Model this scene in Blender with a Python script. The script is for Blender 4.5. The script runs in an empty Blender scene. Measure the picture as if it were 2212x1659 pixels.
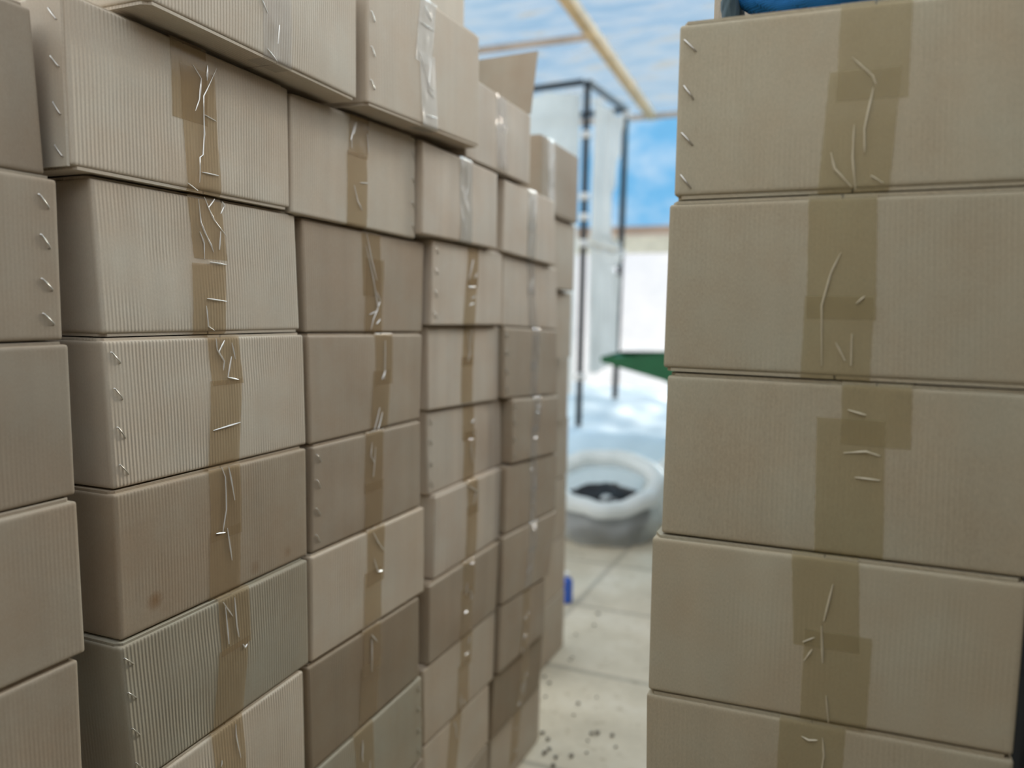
import bpy, bmesh, math, random
from mathutils import Vector, Matrix, noise

random.seed(7)
S = bpy.context.scene
COL = S.collection

# ------------------------------------------------------------------ camera
F_PX, EYE = 1700.0, 1.43
def cam_axes(yaw, pitch, roll):
    y, p, r = math.radians(yaw), math.radians(pitch), math.radians(roll)
    f = Vector((-math.sin(y)*math.cos(p), math.cos(y)*math.cos(p), math.sin(p)))
    rt = Vector((math.cos(y), math.sin(y), 0)); up = rt.cross(f)
    return f, rt*math.cos(r)+up*math.sin(r), up*math.cos(r)-rt*math.sin(r)
fw, rt, up = cam_axes(22.7, -4.8, 1.0)
cd = bpy.data.cameras.new('camera'); cam = bpy.data.objects.new('camera', cd); COL.objects.link(cam)
cam.matrix_world = Matrix(((rt.x, up.x, -fw.x, 0), (rt.y, up.y, -fw.y, 0), (rt.z, up.z, -fw.z, EYE), (0, 0, 0, 1)))
cd.sensor_width = 36; cd.lens = F_PX/2212*36
cd.clip_start = .05; cd.clip_end = 200
cd.dof.use_dof = True; cd.dof.focus_distance = 1.12; cd.dof.aperture_fstop = 2.0
S.camera = cam

# ------------------------------------------------------------------ world, sun, exposure
S.view_settings.view_transform = 'Standard'; S.view_settings.look = 'None'
S.view_settings.gamma = 1; S.view_settings.use_curve_mapping = False
S.view_settings.exposure = 0.0
W = bpy.data.worlds.new('sky'); S.world = W; W.use_nodes = True
nt = W.node_tree; nt.nodes.clear()
tc = nt.nodes.new('ShaderNodeTexCoord'); sx = nt.nodes.new('ShaderNodeSeparateXYZ')
cr = nt.nodes.new('ShaderNodeValToRGB'); bg = nt.nodes.new('ShaderNodeBackground'); wo = nt.nodes.new('ShaderNodeOutputWorld')
e = cr.color_ramp.elements
e[0].position = 0.0; e[0].color = (1.0, .97, .93, 1)
e[1].position = .75; e[1].color = (.86, .93, 1.0, 1)
nt.links.new(tc.outputs['Generated'], sx.inputs[0]); nt.links.new(sx.outputs['Z'], cr.inputs['Fac'])
nt.links.new(cr.outputs['Color'], bg.inputs['Color']); bg.inputs['Strength'].default_value = 2.05
nt.links.new(bg.outputs[0], wo.inputs[0])
sd = bpy.data.lights.new('sun', 'SUN'); sd.energy = 8.0; sd.angle = math.radians(25); sd.color = (1, .90, .74)
sun = bpy.data.objects.new('sun', sd); COL.objects.link(sun)
sun.rotation_euler = Vector((-.085, -.86, -.395)).to_track_quat('-Z', 'Y').to_euler()

# ------------------------------------------------------------------ helpers
def tag(o, label=None, cat=None, group=None, kind=None):
    if label: o['label'] = label
    if cat: o['category'] = cat
    if group: o['group'] = group
    if kind: o['kind'] = kind
    return o
def empty(name, loc):
    o = bpy.data.objects.new(name, None); COL.objects.link(o); o.location = loc
    o.empty_display_size = .05
    return o
def link(name, me, parent=None):
    o = bpy.data.objects.new(name, me); COL.objects.link(o)
    if parent: o.parent = parent
    return o
def mesh(name, vs, fs, mats, parent=None, uvs=None, mi=None, smooth=True, off=None):
    me = bpy.data.meshes.new(name)
    if off is not None: vs = [Vector(v)-off for v in vs]
    me.from_pydata([tuple(v) for v in vs], [], fs)
    for m in (mats if isinstance(mats, (list, tuple)) else [mats]): me.materials.append(m)
    if uvs:
        ul = me.uv_layers.new(name='UVMap'); k = 0
        for f in uvs:
            for c in f: ul.data[k].uv = c; k += 1
    if mi: me.polygons.foreach_set('material_index', mi)
    if smooth: me.polygons.foreach_set('use_smooth', [True]*len(me.polygons))
    me.update()
    return link(name, me, parent)
def weld(o, d=.00002):
    bm = bmesh.new(); bm.from_mesh(o.data); bmesh.ops.remove_doubles(bm, verts=bm.verts, dist=d)
    bmesh.ops.recalc_face_normals(bm, faces=bm.faces); bm.to_mesh(o.data); bm.free(); return o
def recalc(o):
    bm = bmesh.new(); bm.from_mesh(o.data); bmesh.ops.recalc_face_normals(bm, faces=bm.faces); bm.to_mesh(o.data); bm.free(); return o
def tube_mesh(path, rad, n=8, cap=True, square=False):
    vs, fs = [], []
    P = [Vector(p) for p in path]
    for i, p in enumerate(P):
        t = (P[min(i+1, len(P)-1)]-P[max(i-1, 0)]).normalized()
        a = t.cross(Vector((0, 0, 1)))
        if a.length < .05: a = t.cross(Vector((1, 0, 0)))
        a.normalize(); b = t.cross(a)
        r = rad[i] if isinstance(rad, (list, tuple)) else rad
        for j in range(n):
            th = 2*math.pi*(j+(.5 if square else 0))/n
            vs.append(p+(a*math.cos(th)+b*math.sin(th))*r)
    for i in range(len(P)-1):
        for j in range(n):
            k = (j+1) % n
            fs.append((i*n+j, i*n+k, (i+1)*n+k, (i+1)*n+j))
    if cap:
        fs.append(tuple(range(n-1, -1, -1))); fs.append(tuple((len(P)-1)*n+j for j in range(n)))
    return vs, fs
def box_mesh(x0, x1, y0, y1, z0, z1):
    vs = [(x, y, z) for z in (z0, z1) for x, y in ((x0, y0), (x1, y0), (x1, y1), (x0, y1))]
    return vs, [(3, 2, 1, 0), (4, 5, 6, 7), (0, 1, 5, 4), (1, 2, 6, 5), (2, 3, 7, 6), (3, 0, 4, 7)]
def bevel(o, w, seg=2):
    bm = bmesh.new(); bm.from_mesh(o.data)
    bmesh.ops.bevel(bm, geom=list(bm.edges), offset=w, segments=seg, affect='EDGES', profile=.5)
    bmesh.ops.recalc_face_normals(bm, faces=bm.faces)
    bm.to_mesh(o.data); bm.free(); return o

# ------------------------------------------------------------------ materials
def mat(name):
    m = bpy.data.materials.new(name); m.use_nodes = True; t = m.node_tree; t.nodes.clear()
    out = t.nodes.new('ShaderNodeOutputMaterial')
    def N(ty): return t.nodes.new(ty)
    return m, t, out, N, t.links.new
def setin(n, **kw):
    for k, v in kw.items(): n.inputs[k.replace('_', ' ')].default_value = v
    return n
def ramp(N, stops):
    r = N('ShaderNodeValToRGB'); el = r.color_ramp.elements
    while len(el) < len(stops): el.new(.5)
    for q, (p, c) in zip(el, stops): q.position = p; q.color = (*c, 1) if len(c) == 3 else c
    return r
def math_node(N, L, op, a, b=None):
    n = N('ShaderNodeMath'); n.operation = op
    for i, v in enumerate((a, b)):
        if v is None: continue
        if isinstance(v, (int, float)): n.inputs[i].default_value = v
        else: L(v, n.inputs[i])
    return n.outputs[0]
def plain(name, col, rough=.6, metal=0, var=.12, scale=9, spec=.4, bump=0):
    m, t, out, N, L = mat(name)
    b = N('ShaderNodeBsdfPrincipled'); setin(b, Roughness=rough, Metallic=metal); b.inputs['Specular IOR Level'].default_value = spec
    tcn = N('ShaderNodeTexCoord'); nz = N('ShaderNodeTexNoise'); setin(nz, Scale=scale, Detail=4.0)
    L(tcn.outputs['Object'], nz.inputs['Vector'])
    r = ramp(N, [(.3, tuple(c*(1-var) for c in col)), (.7, tuple(min(1, c*(1+var)) for c in col))])
    L(nz.outputs['Fac'], r.inputs['Fac']); L(r.outputs['Color'], b.inputs['Base Color'])
    if bump:
        bp = N('ShaderNodeBump'); setin(bp, Strength=.6, Distance=bump); L(nz.outputs['Fac'], bp.inputs['Height']); L(bp.outputs[0], b.inputs['Normal'])
    L(b.outputs[0], out.inputs[0]); return m
def cardboard(name, col, flute, pitch=.008, linen=.25, band=.06, spots=()):
    """kraft board: vertical flutes showing through the liner, faint bands, fibre grain"""
    m, t, out, N, L = mat(name)
    b = N('ShaderNodeBsdfPrincipled'); setin(b, Roughness=.72); b.inputs['Specular IOR Level'].default_value = .25
    uv = N('ShaderNodeUVMap'); sp = N('ShaderNodeSeparateXYZ'); L(uv.outputs[0], sp.inputs[0])
    oi = N('ShaderNodeObjectInfo')
    rnd = oi.outputs['Random']
    # wobble
    cx = N('ShaderNodeCombineXYZ'); L(math_node(N, L, 'ADD', sp.outputs[0], math_node(N, L, 'MULTIPLY', rnd, 37.0)), cx.inputs[0])
    L(sp.outputs[1], cx.inputs[1]); L(rnd, cx.inputs[2])
    wv = N('ShaderNodeTexNoise'); setin(wv, Scale=14.0, Detail=2.0); L(cx.outputs[0], wv.inputs['Vector'])
    ph = math_node(N, L, 'ADD', math_node(N, L, 'MULTIPLY', sp.outputs[0], 2*math.pi/pitch), math_node(N, L, 'MULTIPLY', wv.outputs['Fac'], 1.6))
    sn = math_node(N, L, 'SINE', ph)
    # flute visibility varies across the sheet
    amp = N('ShaderNodeTexNoise'); setin(amp, Scale=7.0, Detail=1.0); L(cx.outputs[0], amp.inputs['Vector'])
    ar = ramp(N, [(.36, (.08,)*3), (.62, (1,)*3)]); L(amp.outputs['Fac'], ar.inputs['Fac'])
    fl = math_node(N, L, 'MULTIPLY', sn, ar.outputs['Color'])
    fl = math_node(N, L, 'MULTIPLY', fl, math_node(N, L, 'ADD', .2, math_node(N, L, 'MULTIPLY', math_node(N, L, 'GREATER_THAN', sp.outputs[0], .002), .8)))
    # bands: 1-D noise along the sheet
    bx = N('ShaderNodeCombineXYZ'); L(math_node(N, L, 'ADD', math_node(N, L, 'MULTIPLY', sp.outputs[0], 22.0), math_node(N, L, 'MULTIPLY', rnd, 91.0)), bx.inputs[0])
    L(math_node(N, L, 'MULTIPLY', sp.outputs[1], .8), bx.inputs[1])
    bn = N('ShaderNodeTexNoise'); setin(bn, Scale=1.0, Detail=3.0); L(bx.outputs[0], bn.inputs['Vector'])
    mo = N('ShaderNodeTexNoise'); setin(mo, Scale=6.0, Detail=5.0, Roughness=.65); L(cx.outputs[0], mo.inputs['Vector'])
    gx = N('ShaderNodeMapping'); gx.inputs['Scale'].default_value = (900, 300, 1); L(cx.outputs[0], gx.inputs['Vector'])
    gr = N('ShaderNodeTexNoise'); setin(gr, Scale=1.0, Detail=2.0); L(gx.outputs[0], gr.inputs['Vector'])
    # value = 1 + contributions
    def c(v, k): return math_node(N, L, 'MULTIPLY', math_node(N, L, 'SUBTRACT', v, .5), k)
    val = math_node(N, L, 'ADD', math_node(N, L, 'MULTIPLY', fl, .035*flute), c(bn.outputs['Fac'], band*4))
    val = math_node(N, L, 'ADD', val, c(mo.outputs['Fac'], .28))
    val = math_node(N, L, 'ADD', val, c(gr.outputs['Fac'], linen))
    val = math_node(N, L, 'ADD', val, c(rnd, .10))
    val = math_node(N, L, 'ADD', val, 1.0)
    mx = N('ShaderNodeMix'); mx.data_type = 'RGBA'; mx.blend_type = 'MULTIPLY'; mx.inputs['Factor'].default_value = 1
    hue = ramp(N, [(.35, (col[0]*1.03, col[1]*.98, col[2]*.95)), (.65, (col[0]*.98, col[1]*1.01, col[2]*1.04))]); L(mo.outputs['Fac'], hue.inputs['Fac'])
    L(hue.outputs['Color'], mx.inputs['A']); cc = N('ShaderNodeCombineColor')
    for i in range(3): L(val, cc.inputs[i])
    L(cc.outputs[0], mx.inputs['B']); last = mx.outputs['Result']
    for (su, sv, sr, k) in spots:                          # small round stains soaked into the board
        dn = N('ShaderNodeVectorMath'); dn.operation = 'DISTANCE'; L(uv.outputs[0], dn.inputs[0]); dn.inputs[1].default_value = (su, sv, 0)
        dd = math_node(N, L, 'ADD', dn.outputs['Value'], c(gr.outputs['Fac'], sr*.5))
        rr = ramp(N, [(0, (k,)*3), (.5, (k*.6,)*3), (1, (0,)*3)]); L(math_node(N, L, 'DIVIDE', dd, sr), rr.inputs['Fac'])
        m3 = N('ShaderNodeMix'); m3.data_type = 'RGBA'; L(rr.outputs['Color'], m3.inputs['Factor']); L(last, m3.inputs['A']); m3.inputs['B'].default_value = (.22, .12, .05, 1); last = m3.outputs['Result']
    L(last, b.inputs['Base Color'])
    bp = N('ShaderNodeBump'); setin(bp, Strength=1.0, Distance=.00045*flute)
    L(fl, bp.inputs['Height'])
    b2 = N('ShaderNodeBump'); setin(b2, Strength=.35, Distance=.003); L(mo.outputs['Fac'], b2.inputs['Height']); L(bp.outputs[0], b2.inputs['Normal'])
    L(b2.outputs[0], b.inputs['Normal']); L(b.outputs[0], out.inputs[0])
    return m
KR = (.50, .405, .315)
M = {}
M['ribbed'] = cardboard('ribbed_kraft', (.535, .47, .375), .75, .0058)
M['plain'] = cardboard('shaded_kraft', (.34, .285, .215), .12, .0056)  # shade beside the camera is put into this darker board colour
M['soft'] = cardboard('soft_kraft', (.48, .41, .32), .7, .0056)
M['streak'] = cardboard('streaked_kraft', (.52, .45, .365), .5, .0056, band=.11)
M['olive'] = cardboard('grey_olive_kraft', (.345, .312, .238), .8, .0058)
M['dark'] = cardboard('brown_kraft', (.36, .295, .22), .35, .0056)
M['stained'] = cardboard('stained_kraft', (.355, .29, .21), .3, .0056, spots=((.058, .036, .016, .8), (.262, .020, .014, .45), (.345, .022, .012, .35)))
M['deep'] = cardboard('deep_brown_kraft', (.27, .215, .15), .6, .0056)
M['right'] = cardboard('smooth_kraft', (.44, .385, .275), .16, .0054, linen=.40, band=.045)
def tape_mat(name, tint, body, fac, rough=.16):
    m, t, out, N, L = mat(name)
    tr = N('ShaderNodeBsdfTransparent'); tr.inputs[0].default_value = (*tint, 1)
    b = N('ShaderNodeBsdfPrincipled'); setin(b, Roughness=rough); b.inputs['Base Color'].default_value = (*body, 1); b.inputs['Specular IOR Level'].default_value = .7
    uv = N('ShaderNodeUVMap'); mp = N('ShaderNodeMapping'); mp.inputs['Scale'].default_value = (60, 24, 1); L(uv.outputs[0], mp.inputs['Vector'])
    nz = N('ShaderNodeTexNoise'); setin(nz, Scale=1.0, Detail=3.0); L(mp.outputs[0], nz.inputs['Vector'])
    bp = N('ShaderNodeBump'); setin(bp, Strength=.5, Distance=.0012); L(nz.outputs['Fac'], bp.inputs['Height']); L(bp.outputs[0], b.inputs['Normal'])
    mx = N('ShaderNodeMixShader'); mx.inputs[0].default_value = fac
    L(tr.outputs[0], mx.inputs[1]); L(b.outputs[0], mx.inputs[2]); L(mx.outputs[0], out.inputs[0]); return m
M['tape'] = tape_mat('tan_packing_tape', (.95, .885, .77), (.43, .335, .22), .36)
M['tape_right'] = tape_mat('olive_packing_tape', (.97, .935, .83), (.45, .39, .245), .32, .3)
M['tape_clear'] = tape_mat('clear_packing_tape', (.97, .96, .94), (.58, .56, .54), .28, .12)
M['tape_white'] = tape_mat('milky_packing_tape', (.97, .96, .93), (.66, .64, .59), .50, .14)
M['crease'] = plain('tape_crease_glint', (.97, .96, .93), .18, .3, spec=1.0, var=.03)  # whitish folded film, with the glint of light put into its colour
M['crease_faint'] = plain('tape_crease_faint', (.60, .53, .38), .3, spec=.6, var=.05)
M['steel'] = plain('staple_steel', (.62, .60, .56), .3, 1, var=.05)
# ------------------------------------------------------------------ room: a plastic-film shed
def film(name, tint, scat, tfac, stain=None, clear=.15, stretch=(1, 1, 1)):
    m, t, out, N, L = mat(name)
    tcn = N('ShaderNodeTexCoord'); mp = N('ShaderNodeMapping'); mp.inputs['Scale'].default_value = stretch; L(tcn.outputs['Object'], mp.inputs['Vector'])
    nz = N('ShaderNodeTexNoise'); setin(nz, Scale=2.0, Detail=6.0, Roughness=.6); L(mp.outputs[0], nz.inputs['Vector'])
    n2 = N('ShaderNodeTexNoise'); setin(n2, Scale=.55, Detail=2.0); L(tcn.outputs['Object'], n2.inputs['Vector'])
    pale = lambda q: tuple(min(1, c*(1-q)+q*max(tint)*1.15) for c in tint)
    stops = [(.25, tuple(c*.9 for c in tint)), (.42, tint), (.58, pale(.35))]
    if stain: stops += [(.66, stain), (.74, pale(.5))]
    r = ramp(N, stops); L(nz.outputs['Fac'], r.inputs['Fac'])
    tr = N('ShaderNodeBsdfTransparent'); L(r.outputs['Color'], tr.inputs[0])
    tl = N('ShaderNodeBsdfTranslucent'); df = N('ShaderNodeBsdfDiffuse')
    r2 = ramp(N, [(.25, tuple(c*.88 for c in scat)), (.6, scat)]); L(nz.outputs['Fac'], r2.inputs['Fac'])
    L(r2.outputs['Color'], tl.inputs[0]); L(r2.outputs['Color'], df.inputs[0])
    m1 = N('ShaderNodeMixShader'); m1.inputs[0].default_value = .35; L(tl.outputs[0], m1.inputs[1]); L(df.outputs[0], m1.inputs[2])
    m2 = N('ShaderNodeMixShader')
    r3 = ramp(N, [(.35, (tfac-.12,)*3), (.65, (tfac+.12,)*3)]); L(n2.outputs['Fac'], r3.inputs['Fac']); L(r3.outputs['Color'], m2.inputs[0])
    L(m1.outputs[0], m2.inputs[1]); L(tr.outputs[0], m2.inputs[2]); L(m2.outputs[0], out.inputs[0]); return m
M['film_roof'] = film('blue_roof_film', (.165, .27, .385), (.27, .33, .37), .68, stain=(.27, .26, .23), stretch=(1.0, 2.6, 1))
M['film_blue'] = film('blue_wall_film', (.085, .25, .44), (.10, .24, .37), .78, stretch=(.5, .5, .8))
M['film_clear'] = film('clear_wall_film', (.46, .49, .54), (.30, .32, .34), .80, stretch=(.6, .6, .6))
M['film_white'] = film('white_wall_film', (.98, .97, .95), (.85, .83, .80), .85, stretch=(.5, .5, .5))
XL, XR, YF, YB, ZC = -6.2, 0.48, -1.1, 9.2, 3.84  # right and front sides pulled in close to cut the light
HW = 2.35              # unseen solid lower walls, added to darken the lower boxes
RAIL = 2.47

def floor_mat():
    m, t, out, N, L = mat('stone_floor_tiles')
    b = N('ShaderNodeBsdfPrincipled'); setin(b, Roughness=.62); b.inputs['Specular IOR Level'].default_value = .3
    tcn = N('ShaderNodeTexCoord'); sp = N('ShaderNodeSeparateXYZ'); L(tcn.outputs['Object'], sp.inputs[0])
    nz = N('ShaderNodeTexNoise'); setin(nz, Scale=3.2, Detail=7.0, Roughness=.65); L(tcn.outputs['Object'], nz.inputs['Vector'])
    ns = N('ShaderNodeTexNoise'); setin(ns, Scale=24.0, Detail=4.0); L(tcn.outputs['Object'], ns.inputs['Vector'])
    def joint(o, off, per):
        x = math_node(N, L, 'ADD', math_node(N, L, 'DIVIDE', math_node(N, L, 'ADD', o, math_node(N, L, 'MULTIPLY', math_node(N, L, 'SUBTRACT', nz.outputs['Fac'], .5), .02)), per), off)
        d = math_node(N, L, 'ABSOLUTE', math_node(N, L, 'SUBTRACT', math_node(N, L, 'FRACT', x), .5))
        return math_node(N, L, 'MULTIPLY', d, per)
    dx = joint(sp.outputs[0], 1.175/.70+.5, .70); dy = joint(sp.outputs[1], -2.975/.705+.5, .705)
    d = math_node(N, L, 'MINIMUM', dx, dy)
    jr = ramp(N, [(.0, (.62,)*3), (.008, (.72,)*3), (.022, (1,)*3)]); L(d, jr.inputs['Fac'])
    r = ramp(N, [(.3, (.45, .385, .28)), (.5, (.56, .485, .36)), (.68, (.64, .57, .45))]); L(nz.outputs['Fac'], r.inputs['Fac'])
    sr = ramp(N, [(.27, (.72, .68, .62)), (.42, (1, 1, 1))]); L(ns.outputs['Fac'], sr.inputs['Fac'])
    m1 = N('ShaderNodeMix'); m1.data_type = 'RGBA'; m1.blend_type = 'MULTIPLY'; m1.inputs['Factor'].default_value = 1; L(r.outputs['Color'], m1.inputs['A']); L(sr.outputs['Color'], m1.inputs['B'])
    m2 = N('ShaderNodeMix'); m2.data_type = 'RGBA'; m2.blend_type = 'MULTIPLY'; m2.inputs['Factor'].default_value = 1; L(m1.outputs['Result'], m2.inputs['A']); L(jr.outputs['Color'], m2.inputs['B'])
    L(m2.outputs['Result'], b.inputs['Base Color'])
    bp = N('ShaderNodeBump'); setin(bp, Strength=.4, Distance=.006); L(jr.outputs['Color'], bp.inputs['Height']); L(bp.outputs[0], b.inputs['Normal'])
    L(b.outputs[0], out.inputs[0]); return m
def quad(name, pts, m, kind='structure'):
    o = mesh(name, [Vector(p) for p in pts], [(0, 1, 2, 3)], m, smooth=False); tag(o, kind=kind); return o
vs, fs = box_mesh(XL-.1, XR+.1, YF-.1, YB+.1, -.12, 0)
tag(mesh('floor', vs, fs, floor_mat(), smooth=False), kind='structure')
vs, fs = box_mesh(-60, 60, -60, 60, -.4, -.13)
tag(mesh('ground', vs, fs, plain('pale_earth', (.66, .65, .64), .9, scale=.4), smooth=False), kind='structure')
def sheet(name, o, du, dv, nu, nv, amp, m, seed=0, sc=1.0):
    """a slack sheet of film with shallow waves"""
    o, du, dv = Vector(o), Vector(du), Vector(dv); nn = du.cross(dv).normalized(); vs, fs = [], []
    for j in range(nv+1):
        for i in range(nu+1):
            p = o+du*(i/nu)+dv*(j/nv); edge = math.sin(math.pi*i/nu)*math.sin(math.pi*j/nv)
            vs.append(p+nn*amp*min(1, edge*4)*noise.noise(p*sc+Vector((seed, seed*2, 0))))
    for j in range(nv):
        for i in range(nu): fs.append((j*(nu+1)+i, j*(nu+1)+i+1, (j+1)*(nu+1)+i+1, (j+1)*(nu+1)+i))
    return mesh(name, vs, fs, m)
ZF = 2.75              # unseen near roof, sloped down to steepen the falloff of light
YM = 2.6                # unseen near roof made clearer to let light in; blue film beyond
tag(sheet('ceiling', (XL, YM, ZC), (XR-XL, 0, 0), (0, YB-YM, 0), 60, 56, .05, M['film_roof'], 1), kind='structure')
tag(sheet('ceiling', (XL, YF, ZF), (XR-XL, 0, 0), (0, YM-YF, ZC-ZF), 60, 30, .05, M['film_white'], 2), kind='structure')  # unseen near piece, its slope and clear film shaped for the light
bw = sheet('wall_back', (XL, YB, RAIL), (XR-XL, 0, 0), (0, 0, ZC-RAIL), 60, 14, .05, M['film_blue'], 3); tag(bw, kind='structure')
bl = sheet('wall_back', (XL, YB, 0), (XR-XL, 0, 0), (0, 0, RAIL), 60, 24, .06, M['film_clear'], 5); tag(bl, kind='structure')
shade_plaster = plain('light_block_plaster', (.10, .08, .06), .9, scale=2, var=.15, bump=.01)  # dark finish of the added walls, keeps bounced light low
def side(name, x, z0, seed):
    tag(sheet(name, (x, YM, z0), (0, YB-YM, 0), (0, 0, ZC-z0), 40, 14, .05, M['film_white'], seed), kind='structure')
    n = 24; vs = []; fs = []
    for j in range(7):
        for i in range(n+1):
            y = YF+(YM-YF)*i/n; zt = ZF+(ZC-ZF)*i/n; vs.append(Vector((x, y, z0+(zt-z0)*j/6)))
    for j in range(6):
        for i in range(n): fs.append((j*(n+1)+i, j*(n+1)+i+1, (j+1)*(n+1)+i+1, (j+1)*(n+1)+i))
    tag(mesh(name, vs, fs, M['film_white']), kind='structure')
side('wall_left', XL, 0, 7)
side('wall_right_added', XR, HW, 9)
tag(sheet('wall_front_added', (XL, YF, HW), (XR-XL, 0, 0), (0, 0, ZF-HW), 40, 6, .03, M['film_white'], 11), kind='structure')  # unseen clear strip, added to light the right stack
vs, fs = box_mesh(XR, XR+.15, YF, YB, 0, HW); tag(mesh('wall_right_added', vs, fs, shade_plaster, smooth=False), kind='structure')  # added light-blocking wall right of the aisle
vs, fs = box_mesh(XL, XR+.15, YF-.15, YF, 0, HW); tag(mesh('wall_front_added', vs, fs, shade_plaster, smooth=False), kind='structure')  # added light-blocking wall behind the camera
wood = plain('yellow_pine', (.62, .42, .20), .6, scale=6, var=.2)
wood2 = plain('weathered_lath', (.55, .42, .32), .7, scale=6, var=.2)
rw = plain('brown_rail', (.52, .36, .26), .7, scale=4)
vs, fs = box_mesh(XL, XR, YB-.09, YB-.02, RAIL-.05, RAIL+.05)
tag(mesh('trim_1', vs, fs, rw, smooth=False), kind='structure')
vs, fs = box_mesh(XL, XR, YB-.06, YB-.02, RAIL-.26, RAIL-.06)
tag(mesh('trim_2', vs, fs, plain('cream_board', (.82, .74, .58), .7), smooth=False), kind='structure')
vs, fs = box_mesh(XL, XR, YB-.06, YB-.01, ZC-.10, ZC-.04)
tag(mesh('trim_3', vs, fs, wood2, smooth=False), kind='structure')
# roof beams under the film
def beam(a, b, w, h, m):
    a, b = Vector(a), Vector(b); t = (b-a).normalized(); s = t.cross(Vector((0, 0, 1))).normalized()
    vs = [p+s*x*w/2+Vector((0, 0, z)) for p in (a, b) for x, z in ((-1, 0), (1, 0), (1, h), (-1, h))]
    fs = [(0, 3, 2, 1), (4, 5, 6, 7), (0, 1, 5, 4), (1, 2, 6, 5), (2, 3, 7, 6), (3, 0, 4, 7)]
    return vs, fs
def pole(name, a, b, w, h, m, label):
    vs, fs = beam(a, b, w, h, m); o = bevel(mesh(name, vs, fs, m, smooth=False), .006)
    return tag(o, label, 'beam')
pole("roof_beam", (-1.80, 2.0, ZC-.13), (-2.13, 9.1, ZC-.13), .09, .08, wood, 'Yellow pine roof beam running away under the blue film ceiling')
pole('roof_lath', (-5.9, 6.42, ZC-.11), (-2.06, 6.42, ZC-.11), .06, .045, wood2, 'Thin weathered lath crossing the film ceiling to meet the pine beam')
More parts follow.
